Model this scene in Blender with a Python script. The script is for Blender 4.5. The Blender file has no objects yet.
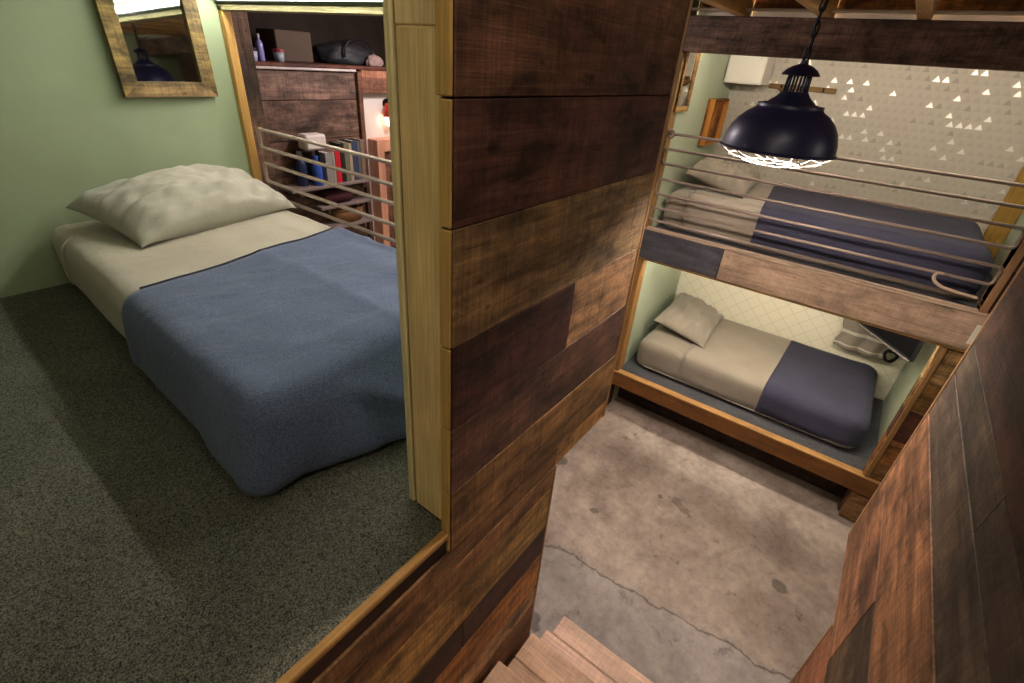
import bpy, bmesh, math, random
from mathutils import Vector, Matrix, noise
random.seed(4)
C = bpy.context.scene.collection
H = 2.75                      # camera height above the concrete floor; all z below are given relative to the camera
PI = math.pi

def lin(h):
    h = h.lstrip('#'); v = [int(h[i:i+2], 16)/255 for i in (0, 2, 4)]
    return tuple((c/12.92 if c <= .04045 else ((c+.055)/1.055)**2.4) for c in v)

# ------------------------------------------------------------------ materials
def newmat(name):
    m = bpy.data.materials.new(name); m.use_nodes = True
    nt = m.node_tree; nt.nodes.clear()
    out = nt.nodes.new('ShaderNodeOutputMaterial'); b = nt.nodes.new('ShaderNodeBsdfPrincipled')
    nt.links.new(b.outputs[0], out.inputs[0])
    return m, nt, b
def N(nt, t, **kw):
    n = nt.nodes.new(t)
    for k, v in kw.items():
        if k in n.inputs.keys(): n.inputs[k].default_value = v
        else: setattr(n, k, v)
    return n
def L(nt, a, b): nt.links.new(a, b)
def math_(nt, op, a, b=None, c=None):
    n = nt.nodes.new('ShaderNodeMath'); n.operation = op
    for i, v in enumerate((a, b, c)):
        if v is None: continue
        if isinstance(v, (int, float)): n.inputs[i].default_value = v
        else: nt.links.new(v, n.inputs[i])
    return n.outputs[0]
def mixc(nt, f, a, b, blend='MIX'):
    n = nt.nodes.new('ShaderNodeMix'); n.data_type = 'RGBA'; n.blend_type = blend
    for i, v in ((0, f), (6, a), (7, b)):
        if isinstance(v, (int, float)): n.inputs[i].default_value = v
        elif isinstance(v, tuple): n.inputs[i].default_value = v + (1,) if len(v) == 3 else v
        else: nt.links.new(v, n.inputs[i])
    return n.outputs[2]
def ramp(nt, fac, stops):
    n = nt.nodes.new('ShaderNodeValToRGB'); e = n.color_ramp.elements
    while len(e) < len(stops): e.new(.5)
    for i, (p, c) in enumerate(stops):
        e[i].position = p; e[i].color = (c, c, c, 1) if isinstance(c, (int, float)) else tuple(c) + (1,)
    nt.links.new(fac, n.inputs[0]); return n.outputs[0]
def coords(nt, scale=(1, 1, 1), offset=None):
    tc = nt.nodes.new('ShaderNodeTexCoord'); mp = nt.nodes.new('ShaderNodeMapping')
    mp.inputs['Scale'].default_value = scale
    nt.links.new(tc.outputs['Object'], mp.inputs[0])
    if offset is not None: nt.links.new(offset, mp.inputs[1])
    return mp.outputs[0]
def noise_(nt, vec, scale, detail=4, rough=.55, dist=0):
    n = nt.nodes.new('ShaderNodeTexNoise'); n.inputs['Scale'].default_value = scale
    n.inputs['Detail'].default_value = detail; n.inputs['Roughness'].default_value = rough
    n.inputs['Distortion'].default_value = dist
    nt.links.new(vec, n.inputs['Vector']); return n.outputs['Fac']
def bump(nt, b, h, strength=.3, dist=.01):
    n = nt.nodes.new('ShaderNodeBump'); n.inputs['Strength'].default_value = strength
    n.inputs['Distance'].default_value = dist
    nt.links.new(h, n.inputs['Height']); nt.links.new(n.outputs[0], b.inputs['Normal'])

def wood(name, axis, lo=.35, hi=1.45, stain=.62, rough=.62, saw=.36, knots=True, worn=.85):
    """boards whose own colour sits in the 'bc' attribute (alpha = a seed per board)"""
    m, nt, b = newmat(name)
    at = N(nt, 'ShaderNodeAttribute', attribute_name='bc')
    sh = nt.nodes.new('ShaderNodeVectorMath'); sh.operation = 'SCALE'
    cmb = nt.nodes.new('ShaderNodeCombineXYZ')
    for i in range(3): L(nt, at.outputs['Alpha'], cmb.inputs[i])
    L(nt, cmb.outputs[0], sh.inputs[0]); sh.inputs['Scale'].default_value = 37.0
    off = sh.outputs[0]
    def st(a, c): s = [c]*3; s[axis] = a; return tuple(s)
    g1 = noise_(nt, coords(nt, st(.9, 9), off), 3.0, 5, .6, .6)
    g2 = noise_(nt, coords(nt, st(1.2, 60), off), 4.0, 4, .65)
    bl = noise_(nt, coords(nt, st(1.2, 2.6), off), 2.0, 4, .6, .4)
    f1 = ramp(nt, g1, [(.28, lo), (.5, (lo+hi)/2), (.72, hi)])
    f2 = ramp(nt, g2, [(.3, .74), (.7, 1.18)])
    f3 = ramp(nt, bl, [(.33, 1-stain), (.52, 1.0), (.75, 1.22)])
    col = mixc(nt, 1.0, at.outputs['Color'], f1, 'MULTIPLY')
    col = mixc(nt, 1.0, col, f2, 'MULTIPLY')
    col = mixc(nt, 1.0, col, f3, 'MULTIPLY')
    if saw:
        sw = noise_(nt, coords(nt, st(120, 5), off), 1.0, 3, .6)
        col = mixc(nt, saw, col, ramp(nt, sw, [(.35, .3), (.65, 1.5)]), 'MULTIPLY')
    mo = noise_(nt, coords(nt, st(2.2, 3.2), off), 3.2, 9, .74, .5)
    col = mixc(nt, worn, col, ramp(nt, mo, [(.36, .22), (.5, .9), (.68, 1.5)]), 'MULTIPLY')
    dv = nt.nodes.new('ShaderNodeTexVoronoi'); dv.inputs['Scale'].default_value = 16
    L(nt, coords(nt, st(.6, 1.0), off), dv.inputs['Vector'])
    col = mixc(nt, worn, col, ramp(nt, dv.outputs['Distance'], [(.06, .35), (.13, 1.0)]), 'MULTIPLY')
    if knots:
        kv = nt.nodes.new('ShaderNodeTexVoronoi'); kv.feature = 'F1'; kv.inputs['Scale'].default_value = 2.3
        L(nt, coords(nt, st(1.0, 1.7), off), kv.inputs['Vector'])
        wob = math_(nt, 'ADD', kv.outputs['Distance'], math_(nt, 'MULTIPLY', noise_(nt, coords(nt, (9, 9, 9), off), 2.0), .06))
        col = mixc(nt, 1.0, col, ramp(nt, wob, [(.055, .25), (.095, 1.0)]), 'MULTIPLY')
    L(nt, col, b.inputs['Base Color'])
    b.inputs['Roughness'].default_value = rough
    b.inputs['Specular IOR Level'].default_value = .3
    bump(nt, b, math_(nt, 'ADD', g2, math_(nt, 'MULTIPLY', g1, .8)), .35, .006)
    return m
def plain(name, col, rough=.5, metal=0, spec=.5, var=0, vs=20, bmp=0):
    m, nt, b = newmat(name)
    c = lin(col) if isinstance(col, str) else col
    b.inputs['Roughness'].default_value = rough; b.inputs['Metallic'].default_value = metal
    b.inputs['Specular IOR Level'].default_value = spec
    n = noise_(nt, coords(nt), vs, 4)
    L(nt, mixc(nt, 1.0, c, ramp(nt, n, [(.3, 1-var), (.7, 1+var)]), 'MULTIPLY'), b.inputs['Base Color'])
    if bmp: bump(nt, b, n, bmp, .004)
    return m
def glow(name, col, s):
    m, nt, b = newmat(name)
    b.inputs['Base Color'].default_value = (.9, .9, .9, 1)
    b.inputs['Emission Color'].default_value = col + (1,); b.inputs['Emission Strength'].default_value = s
    return m
def fabric(name, col, weave=420, wr=.25, rough=.9, var=.12, sheen=.2):
    m, nt, b = newmat(name)
    w = noise_(nt, coords(nt), weave, 2)
    big = noise_(nt, coords(nt), 3.5, 5, .6)
    fold = noise_(nt, coords(nt, (1, 2.2, 1)), 6, 3, .5, 1.2)
    c = mixc(nt, 1.0, lin(col), ramp(nt, w, [(.3, 1-var), (.7, 1+var)]), 'MULTIPLY')
    c = mixc(nt, 1.0, c, ramp(nt, big, [(.3, .9), (.7, 1.08)]), 'MULTIPLY')
    L(nt, c, b.inputs['Base Color']); b.inputs['Roughness'].default_value = rough
    b.inputs['Specular IOR Level'].default_value = .15; b.inputs['Sheen Weight'].default_value = sheen
    hgt = math_(nt, 'ADD', math_(nt, 'MULTIPLY', fold, wr), math_(nt, 'MULTIPLY', w, .06))
    bump(nt, b, hgt, .5, .03)
    return m

WX, WY, WZ = (wood('old_plank_wood_%s' % a, i) for i, a in enumerate('xyz'))
WYS = wood('fascia_plank_wood', 1, .6, 1.25, .4, .6, .15, True, .45)
PZ = wood('pine_upright', 2, .8, 1.12, .12, .5, 0, True, .0)
PX = wood('pine_lengthwise', 0, .72, 1.15, .18, .55, .1, True, .2)
PY = wood('pine_crosswise', 1, .72, 1.15, .18, .55, .1, True, .2)
TREAD = wood('stair_tread_wood', 1, .78, 1.14, .2, .5, .12, True, .2)

def carpet_mat(name, a, bcol, s):
    m, nt, b = newmat(name)
    n1 = noise_(nt, coords(nt), s, 3, .7); n2 = noise_(nt, coords(nt), s*.3, 3, .6); n3 = noise_(nt, coords(nt), 3, 3)
    f = math_(nt, 'ADD', math_(nt, 'MULTIPLY', n1, .85), math_(nt, 'MULTIPLY', n2, .15))
    c = mixc(nt, ramp(nt, f, [(.38, 0.0), (.62, 1.0)]), lin(a), lin(bcol))
    c = mixc(nt, 1.0, c, ramp(nt, n3, [(.3, .85), (.7, 1.15)]), 'MULTIPLY')
    L(nt, c, b.inputs['Base Color']); b.inputs['Roughness'].default_value = 1
    b.inputs['Specular IOR Level'].default_value = .05
    bump(nt, b, f, 1.0, .02)
    return m
CARPET = carpet_mat('loft_carpet', '#211f1c', '#a3a594', 330)
CARPET2 = carpet_mat('bunk_carpet', '#4a4a50', '#77777c', 260)

def concrete_mat():
    m, nt, b = newmat('stained_concrete')
    tc = nt.nodes.new('ShaderNodeTexCoord'); sp = nt.nodes.new('ShaderNodeSeparateXYZ'); L(nt, tc.outputs['Object'], sp.inputs[0])
    n1 = noise_(nt, coords(nt), 1.6, 8, .65, .5); n2 = noise_(nt, coords(nt), 7, 6, .65); n3 = noise_(nt, coords(nt), 60, 3)
    wob = noise_(nt, coords(nt), 3.0, 5, .6)
    cx = math_(nt, 'ADD', math_(nt, 'MULTIPLY_ADD', sp.outputs[1], -.10, 1.88), math_(nt, 'MULTIPLY', wob, .22))
    d = math_(nt, 'SUBTRACT', sp.outputs[0], cx)
    side = ramp(nt, math_(nt, 'MULTIPLY_ADD', d, 6.0, .5), [(.35, 0.0), (.65, 1.0)])
    far = mixc(nt, ramp(nt, n1, [(.35, 0.0), (.65, 1.0)]), lin('#8a7a70'), lin('#beafa3'))
    near = mixc(nt, ramp(nt, n1, [(.35, 0.0), (.65, 1.0)]), lin('#8f8783'), lin('#b4aaa5'))
    c = mixc(nt, side, near, far)
    c = mixc(nt, 1.0, c, ramp(nt, n2, [(.3, .72), (.55, 1.0), (.75, 1.12)]), 'MULTIPLY')
    crack = ramp(nt, math_(nt, 'ABSOLUTE', d), [(.0, .35), (.004, .55), (.012, 1.0)])
    c = mixc(nt, 1.0, c, crack, 'MULTIPLY')
    v = nt.nodes.new('ShaderNodeTexVoronoi'); v.inputs['Scale'].default_value = 4.2; v.inputs['Randomness'].default_value = 1
    L(nt, coords(nt), v.inputs['Vector'])
    sz = nt.nodes.new('ShaderNodeSeparateColor'); L(nt, v.outputs['Color'], sz.inputs[0])
    thr = math_(nt, 'MULTIPLY', math_(nt, 'POWER', sz.outputs[0], 4.0), .22)
    dd = math_(nt, 'SUBTRACT', math_(nt, 'ADD', v.outputs['Distance'], math_(nt, 'MULTIPLY', math_(nt, 'SUBTRACT', noise_(nt, coords(nt), 9, 5), .5), .42)), thr)
    spot = ramp(nt, dd, [(.0, .38), (.05, 1.0)])
    c = mixc(nt, .85, c, spot, 'MULTIPLY')
    n4 = noise_(nt, coords(nt), 4.5, 9, .72, .6)
    c = mixc(nt, .8, c, ramp(nt, n4, [(.40, 1.0), (.60, .98), (.66, .45)]), 'MULTIPLY')
    n5 = noise_(nt, coords(nt), 22, 6, .7)
    c = mixc(nt, .8, c, ramp(nt, n5, [(.3, .72), (.5, 1.0), (.7, 1.14)]), 'MULTIPLY')
    L(nt, c, b.inputs['Base Color'])
    b.inputs['Roughness'].default_value = .55; b.inputs['Specular IOR Level'].default_value = .35
    bump(nt, b, math_(nt, 'ADD', n2, math_(nt, 'MULTIPLY', n3, .3)), .12, .01)
    return m
CONC = concrete_mat()

def triangle_paper():
    m, nt, b = newmat('triangle_wallpaper')
    tc = nt.nodes.new('ShaderNodeTexCoord'); sp = nt.nodes.new('ShaderNodeSeparateXYZ'); L(nt, tc.outputs['Object'], sp.inputs[0])
    s = .053
    u = math_(nt, 'DIVIDE', sp.outputs[1], s); v = math_(nt, 'DIVIDE', sp.outputs[2], s)
    row = math_(nt, 'FLOOR', v); u2 = math_(nt, 'ADD', u, math_(nt, 'MULTIPLY', row, .5))
    fu = math_(nt, 'FRACT', u2); fv = math_(nt, 'FRACT', v)
    # an upright triangle: narrow at the top
    half = math_(nt, 'MULTIPLY', math_(nt, 'SUBTRACT', .82, fv), .62)
    inside = math_(nt, 'MULTIPLY', math_(nt, 'LESS_THAN', math_(nt, 'ABSOLUTE', math_(nt, 'SUBTRACT', fu, .5)), half), math_(nt, 'GREATER_THAN', fv, .14))
    cm = nt.nodes.new('ShaderNodeCombineXYZ'); L(nt, math_(nt, 'FLOOR', u2), cm.inputs[0]); L(nt, row, cm.inputs[1])
    wn = nt.nodes.new('ShaderNodeTexWhiteNoise'); wn.noise_dimensions = '2D'; L(nt, cm.outputs[0], wn.inputs['Vector'])
    r = wn.outputs['Value']
    foil = math_(nt, 'MULTIPLY', inside, math_(nt, 'LESS_THAN', r, .14))
    soft = math_(nt, 'MULTIPLY', inside, math_(nt, 'MULTIPLY_ADD', math_(nt, 'GREATER_THAN', r, .9), .35, .18))
    base = mixc(nt, soft, lin('#b9b2a5'), lin('#8a847b'))
    c = mixc(nt, foil, base, lin('#e2dfd8'))
    L(nt, c, b.inputs['Base Color']); L(nt, foil, b.inputs['Metallic'])
    L(nt, math_(nt, 'MULTIPLY_ADD', foil, -.24, .7), b.inputs['Roughness'])
    bump(nt, b, inside, .12, .003)
    return m
TRI = triangle_paper()
def lattice_paper():
    m, nt, b = newmat('lattice_wallpaper')
    tc = nt.nodes.new('ShaderNodeTexCoord'); sp = nt.nodes.new('ShaderNodeSeparateXYZ'); L(nt, tc.outputs['Object'], sp.inputs[0])
    s = .14
    a = math_(nt, 'DIVIDE', math_(nt, 'ADD', sp.outputs[1], sp.outputs[2]), s); d = math_(nt, 'DIVIDE', math_(nt, 'SUBTRACT', sp.outputs[1], sp.outputs[2]), s)
    def line(x): return math_(nt, 'GREATER_THAN', math_(nt, 'ABSOLUTE', math_(nt, 'SUBTRACT', math_(nt, 'FRACT', x), .5)), .478)
    f = math_(nt, 'MAXIMUM', line(a), line(d))
    L(nt, mixc(nt, math_(nt, 'MULTIPLY', f, .4), lin('#e4dec9'), lin('#8f8c80')), b.inputs['Base Color'])
    b.inputs['Roughness'].default_value = .6
    return m
LAT = lattice_paper()
GREEN = plain('sage_green_paint', '#93a182', .55, 0, .35, .05, 5, .06)
PALEGREEN = plain('pale_green_paint', '#a3ad96', .6, 0, .3, .04, 5, .05)
WHITE = plain('white_paint', '#d9d4cc', .6, 0, .3, .04, 6)
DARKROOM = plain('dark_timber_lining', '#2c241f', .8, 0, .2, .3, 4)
GROUT = plain('dark_gap', '#0e0b09', .9, 0, .1)
METAL = plain('bare_rod_metal', '#a8988c', .45, .3, .5, .1, 30)
LAMPBLK = plain('black_enamel_blue_sheen', '#24274a', .38, .1, .5, .1, 10)  # black lamp whose bluish sheen is put into the base colour
LAMPIN = plain('white_enamel', '#d8d4cc', .4)
CAGE = plain('pale_wire', '#45423f', .4, .2)
CHAIN = plain('black_chain_metal', '#15131a', .45, .6)
SHEET = fabric('beige_sheet', '#a19b8b', 380, .3)
SHEET2 = fabric('taupe_sheet', '#8f8578', 380, .25)
PILLOWM = fabric('pillow_cotton', '#a19f92', 380, .35)
PILLOW2 = fabric('taupe_pillow_cotton', '#8a8175', 380, .3)
NAVY = fabric('denim_blue_blanket', '#505b73', 280, .5, .95, .5, .1)
NAVY2 = fabric('dark_navy_blanket', '#3b3b4c', 330, .3, .95, .18, .04)
METAL_SHADED = plain('shaded_rod_metal', '#94857b', .42, .55, .5, .1, 30)  # same rod metal, with the bunk rail's shade put into its colour
MIRROR = plain('mirror_glass', '#cfd2cc', .03, 1.0)

# ------------------------------------------------------------------ mesh helpers
def layer(bm): return bm.loops.layers.float_color.get('bc') or bm.loops.layers.float_color.new('bc')
def paint(bm, faces, col, seed=None):
    lay = layer(bm); seed = random.random() if seed is None else seed
    c = lin(col) if isinstance(col, str) else col
    for f in faces:
        for l in f.loops: l[lay] = (*c, seed)
def box(bm, lo, hi, col=None, bev=.003, ends=None, axis=0, seed=None):
    lay = layer(bm); old = set(bm.faces)
    g = bmesh.ops.create_cube(bm, size=1)
    vs = g['verts']; lo = Vector(lo); hi = Vector(hi)
    for v in vs: v.co = Vector(((lo[i]+hi[i])/2 + v.co[i]*(hi[i]-lo[i]) for i in range(3)))
    faces = list({f for v in vs for f in v.link_faces})
    if bev:
        es = list({e for v in vs for e in v.link_edges})
        bmesh.ops.bevel(bm, geom=es, offset=bev, segments=1, affect='EDGES', profile=.5)
        faces = [f for f in bm.faces if f not in old]
    if col is not None:
        seed = random.random() if seed is None else seed
        paint(bm, faces, col, seed)
        if ends:
            bm.normal_update()
            paint(bm, [f for f in faces if abs(f.normal[axis]) > .7], ends, seed)
    return faces
def obb(bm, c, size, rot, col=None, bev=.002):
    """box of a size at centre c with rotation matrix"""
    n0 = set(bm.verts)
    fs = box(bm, [-s/2 for s in size], [s/2 for s in size], col, bev)
    M = Matrix.Translation(c) @ rot.to_4x4()
    bmesh.ops.transform(bm, matrix=M, verts=[v for v in bm.verts if v not in n0])
    return fs
def tube(bm, pts, r, seg=10, closed=False, cap=True):
    pts = [Vector(p) for p in pts]; n = len(pts); rings = []
    up = None
    for i, p in enumerate(pts):
        if closed: t = (pts[(i+1) % n]-pts[i-1])
        else: t = pts[min(i+1, n-1)]-pts[max(i-1, 0)]
        t.normalize()
        if up is None:
            up = Vector((0, 0, 1)) if abs(t.z) < .9 else Vector((1, 0, 0))
        up = (up - t*up.dot(t)).normalized(); s = t.cross(up)
        rr = r[i] if isinstance(r, (list, tuple)) else r
        rings.append([bm.verts.new(p + (up*math.cos(a)+s*math.sin(a))*rr) for a in (2*PI*k/seg for k in range(seg))])
    for i in range(n if closed else n-1):
        A, B = rings[i], rings[(i+1) % n]
        for k in range(seg): bm.faces.new((A[k], A[(k+1) % seg], B[(k+1) % seg], B[k]))
    if not closed and cap:
        bm.faces.new(rings[0][::-1]); bm.faces.new(rings[-1])
def lathe(bm, prof, seg=40, c=(0, 0, 0)):
    c = Vector(c); rings = []
    for r, z in prof:
        if r < 1e-6: rings.append([bm.verts.new(c+Vector((0, 0, z)))])
        else: rings.append([bm.verts.new(c+Vector((r*math.cos(2*PI*k/seg), r*math.sin(2*PI*k/seg), z))) for k in range(seg)])
    for A, B in zip(rings, rings[1:]):
        for k in range(seg):
            q = [A[k % len(A)], A[(k+1) % len(A)], B[(k+1) % len(B)], B[k % len(B)]]
            q = list(dict.fromkeys(q))
            if len(q) > 2: bm.faces.new(q)
def smoothpath(pts, n=8):
    pts = [Vector(p) for p in pts]; out = []
    P = [pts[0]] + pts + [pts[-1]]
    for i in range(1, len(P)-2):
        for k in range(n):
            t = k/n; a, b, c, d = P[i-1], P[i], P[i+1], P[i+2]
            out.append(.5*((2*b) + (c-a)*t + (2*a-5*b+4*c-d)*t*t + (3*b-a-3*c+d)*t**3))
    out.append(pts[-1]); return out
def obj(name, bm, mat, parent=None, smooth=False, loc=None):
    bmesh.ops.recalc_face_normals(bm, faces=bm.faces[:])
    me = bpy.data.meshes.new(name); bm.to_mesh(me); bm.free()
    for m in (mat if isinstance(mat, (list, tuple)) else [mat]): me.materials.append(m)
    if smooth:
        for p in me.polygons: p.use_smooth = True
    o = bpy.data.objects.new(name, me); C.objects.link(o)
    if parent is not None: o.parent = parent
    if loc is not None: o.location = loc
    return o
def auto(o, ang=40):
    for p in o.data.polygons: p.use_smooth = True
    bm = bmesh.new(); bm.from_mesh(o.data)
    for e in bm.edges:
        if len(e.link_faces) == 2 and e.calc_face_angle(0) > math.radians(ang): e.smooth = False
    bm.to_mesh(o.data); bm.free(); return o
def tag(o, label, cat, group=None):
    o['label'] = label; o['category'] = cat
    if group: o['group'] = group
    return o
def thing(name, label, cat, loc=(0, 0, 0), rot=(0, 0, 0), group=None):
    o = bpy.data.objects.new(name, None); C.objects.link(o); o.location = loc; o.rotation_euler = rot
    o.empty_display_size = .1
    return tag(o, label, cat, group)
def struct(name, bm, mat, parent=None, smooth=False):
    o = obj(name, bm, mat, parent, smooth)
    if parent is None: o['kind'] = 'structure'
    return o
def Z(z): return z + H
def V(x, y, z): return Vector((x, y, z + H))
def wbox(bm, x0, x1, y0, y1, z0, z1, col=None, bev=.003, ends=None, axis=0):
    return box(bm, (x0, y0, Z(z0)), (x1, y1, Z(z1)), col, bev, ends, axis)

# ------------------------------------------------------------------ the room shell
bm = bmesh.new(); wbox(bm, -2.0, 4.95, -2.6, 4.2, -2.85, -2.75, None, 0)
struct('floor', bm, CONC)

# loft wall at the bed head (painted), floor to roof, ends at the opening
bm = bmesh.new(); wbox(bm, -2.0, 1.47, 3.0, 3.12, -1.25, 1.3, None, 0)
struct('wall_left', bm, GREEN)
bm = bmesh.new(); wbox(bm, -2.1, -2.0, -2.6, 3.12, -2.75, 1.3, None, 0)
struct('wall_behind', bm, PALEGREEN)
bm = bmesh.new(); wbox(bm, -2.1, 4.95, -2.7, -2.6, -2.75, 1.3, None, 0)
struct('wall_far_right', bm, GREEN)

# loft deck with carpet
bm = bmesh.new(); wbox(bm, -2.0, 1.56, .66, 3.0, -1.26, -1.112, '#5b4632', 0)
struct('floor_loft_deck', bm, WX)
bm = bmesh.new()
wbox(bm, -2.0, .63, .60, 3.0, -1.112, -1.10, None, 0); wbox(bm, .63, 1.46, .725, 3.0, -1.112, -1.10, None, 0)
struct('floor_loft_carpet', bm, CARPET)

# pine nosing along the carpet edge, dark batten below
bm = bmesh.new(); wbox(bm, -2.0, .611, .580, .604, -1.114, -1.095, '#ad8248', .003)
struct('trim_1', bm, PX)
bm = bmesh.new(); wbox(bm, -2.0, .611, .588, .66, -1.18, -1.115, '#33211a', .003)
struct('trim_2', bm, WX)

# ---- plank wall on the left of the stair
def boards(bm, y0, y1, rows, ends='#a2834a', gap=.0025):
    for (z0, z1, segs) in rows:
        for (xa, xb, col) in segs:
            j = random.uniform(-.0012, .0012); col = tuple(1.55*c for c in lin(col))
            wbox(bm, xa+gap/2, xb-gap/2, y0 + (j if y0 > 0 else 0), y1 + (j if y0 < 0 else 0), z0+gap/2, z1-gap/2, col, .0015, None, 0)
bm = bmesh.new()
boards(bm, .58, .612, [
    (.58, .95, [(.62, 1.54, '#5a4636')]),
    (.27, .58, [(.62, 1.54, '#55402f')]),
    (-.06, .27, [(.62, 1.54, '#54392a')]),
    (-.272, -.06, [(.62, 1.54, '#4a2f26')]),
    (-.525, -.272, [(.62, 1.54, '#7a6140')]),
    (-.742, -.525, [(.62, 1.118, '#452822'), (1.118, 1.54, '#94704f')]),
    (-.955, -.742, [(.62, 1.54, '#553a2e')]),
    (-1.178, -.955, [(.62, 1.54, '#785834')]),
    (-1.27, -1.178, [(-1.9, 1.17, '#785636'), (1.17, 1.54, '#90683c')]),
])
boards(bm, .58, .612, [
    (-1.375, -1.27, [(-1.9, 1.17, '#785636')]),
    (-1.605, -1.375, [(-1.9, 1.17, '#947442')]),
    (-1.765, -1.605, [(-1.9, .68, '#301d18'), (.68, 1.17, '#3d2620')]),
    (-1.985, -1.765, [(-1.9, 1.17, '#a06c38')]),
    (-2.125, -1.985, [(-1.9, 1.17, '#a88460')]),
    (-2.33, -2.125, [(-1.9, 1.17, '#694628')]),
    (-2.54, -2.33, [(-1.9, 1.17, '#7a5230')]),
    (-2.748, -2.54, [(-1.9, 1.17, '#5c4128')]),
])
struct('wall_stair_left', bm, WX)
bm = bmesh.new()                               # studs behind the boards
wbox(bm, .66, 1.53, .612, .70, -1.10, .95, None, 0)
wbox(bm, -1.9, 1.15, .612, .66, -2.748, -1.265, None, 0)
struct('wall_stair_left_core', bm, GROUT)
bm = bmesh.new(); wbox(bm, .656, 1.54, .70, .745, -1.10, .95, None, 0)
struct('wall_loft_side', bm, GREEN)
# lighter worn strip along the sawn ends
bm = bmesh.new()
wbox(bm, 1.541, 1.556, .578, .71, -1.27, .95, '#9c7a55', .003)
struct('trim_3', bm, PZ)
bm = bmesh.new(); wbox(bm, 1.171, 1.183, .578, .66, -2.748, -1.272, '#9c7a55', .003)
struct('trim_4', bm, PZ)
# pine end post
bm = bmesh.new()
wbox(bm, .630, .66, .615, .7245, -1.098, .035, '#d8bd86', .003); wbox(bm, .630, .66, .615, .7245, .0355, .95, '#dac18e', .002)
struct('trim_5', bm, PZ)
bm = bmesh.new()
for z0, z1 in ((-1.268, -1.18), (-1.176, -.957), (-.953, -.744), (-.740, -.527), (-.523, -.274), (-.270, -.062)): wbox(bm, .613, .6195, .582, .611, z0, z1, '#bd9a58', .002)
wbox(bm, .613, .6195, .582, .617, -.058, .95, '#bd9a58', .002)
struct('trim_25', bm, PZ)
bm = bmesh.new(); wbox(bm, .625, .655, .7285, .748, -1.096, .95, '#d2c694', .003)
struct('trim_6', bm, PZ)

# ---- plank wall on the right of the stair
bm = bmesh.new()
boards(bm, -.43, -.325, [
    (.55, .95, [(-1.9, 1.54, '#4a3223')]), (.1, .55, [(-1.9, 1.54, '#4a3223')]), (-.22, .1, [(-1.9, 1.54, '#50362a')]),
    (-.53, -.22, [(-1.9, 1.54, '#482f22')]),
    (-.62, -.53, [(-1.9, .9, '#41332a'), (.9, 1.54, '#4c4032')]),
    (-.75, -.62, [(-1.9, 1.54, '#4e4034')]),
    (-1.0, -.75, [(-1.9, 1.54, '#875e40')]),
    (-1.27, -1.0, [(-1.9, 1.05, '#64503c'), (1.05, 1.54, '#8a6044')]),
    (-1.52, -1.27, [(-1.9, 1.17, '#8a5a3c')]),
    (-1.8, -1.52, [(-1.9, 1.17, '#7c5238')]),
    (-2.1, -1.8, [(-1.9, 1.17, '#6a452c')]),
    (-2.42, -2.1, [(-1.9, 1.17, '#7a5030')]),
    (-2.748, -2.42, [(-1.9, 1.17, '#62442c')]),
])
struct('wall_stair_right', bm, WX)
bm = bmesh.new(); wbox(bm, 1.541, 1.552, -.43, -.323, -1.27, .95, '#b28e66', .002)
struct('trim_7', bm, PZ)
bm = bmesh.new(); wbox(bm, 1.171, 1.182, -.43, -.323, -2.748, -1.272, '#b28e66', .002)
struct('trim_8', bm, PZ)

# ---- stair
st = bpy.data.objects.new('staircase', None); C.objects.link(st); st.location = (1.2, .12, 0); st['kind'] = 'structure'
def stpart(name, bm, mat):
    o = obj(name, bm, mat, st); o.matrix_parent_inverse = Matrix.Translation((-1.2, -.12, 0)); return o
tops = [-2.55, -2.37, -2.19, -2.01, -1.83, -1.65]
for i, z in enumerate(tops):
    xf = 1.452 - .272*i; yl = .567
    bm = bmesh.new()
    if i == 0:
        wbox(bm, xf-.115, xf, -.32, .528, z-.04, z, '#e6c4ae', .004); wbox(bm, xf-.29, xf-.118, -.32, .560, z-.04, z, '#e6c4ae', .004)
    else:
        wbox(bm, xf-.14, xf, -.32, yl, z-.04, z, '#dab498', .004); wbox(bm, xf-.29, xf-.143, -.32, yl, z-.04, z, '#dab498', .004)
    stpart('tread', bm, TREAD)
    bm = bmesh.new(); wbox(bm, xf-.05, xf-.03, -.32, .52 if i == 0 else .55, z-.18 if i else -2.748, z-.042, '#9c6c48', .002)
    stpart('riser', bm, TREAD)
bm = bmesh.new(); wbox(bm, -2.0, -.2, -.32, .56, -1.69, -1.60, '#dab498', .004)
struct('floor_landing', bm, TREAD)

# ------------------------------------------------------------------ loft opening: corner trim, header, jamb board
bm = bmesh.new(); wbox(bm, 1.445, 1.49, 2.955, 2.999, -1.10, .13, '#b8904e', .004)
struct('trim_9', bm, PZ)
bm = bmesh.new(); wbox(bm, 1.445, 1.50, .725, 2.999, .108, .135, '#8f8860', .003)
struct('trim_10', bm, PY)
bm = bmesh.new(); wbox(bm, 1.452, 1.54, .725, 2.999, .137, 1.3, None, 0)
struct('wall_loft_header', bm, GREEN)
bm = bmesh.new()
wbox(bm, 1.495, 1.598, 3.0, 3.06, -2.7, .5, '#6a5240', .004)
struct('trim_11', bm, WZ)
bm = bmesh.new(); wbox(bm, 1.45, 1.556, .74, 3.0, -1.26, -.90, '#7a5c3c', .004)
struct('trim_12', bm, WY)

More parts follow.
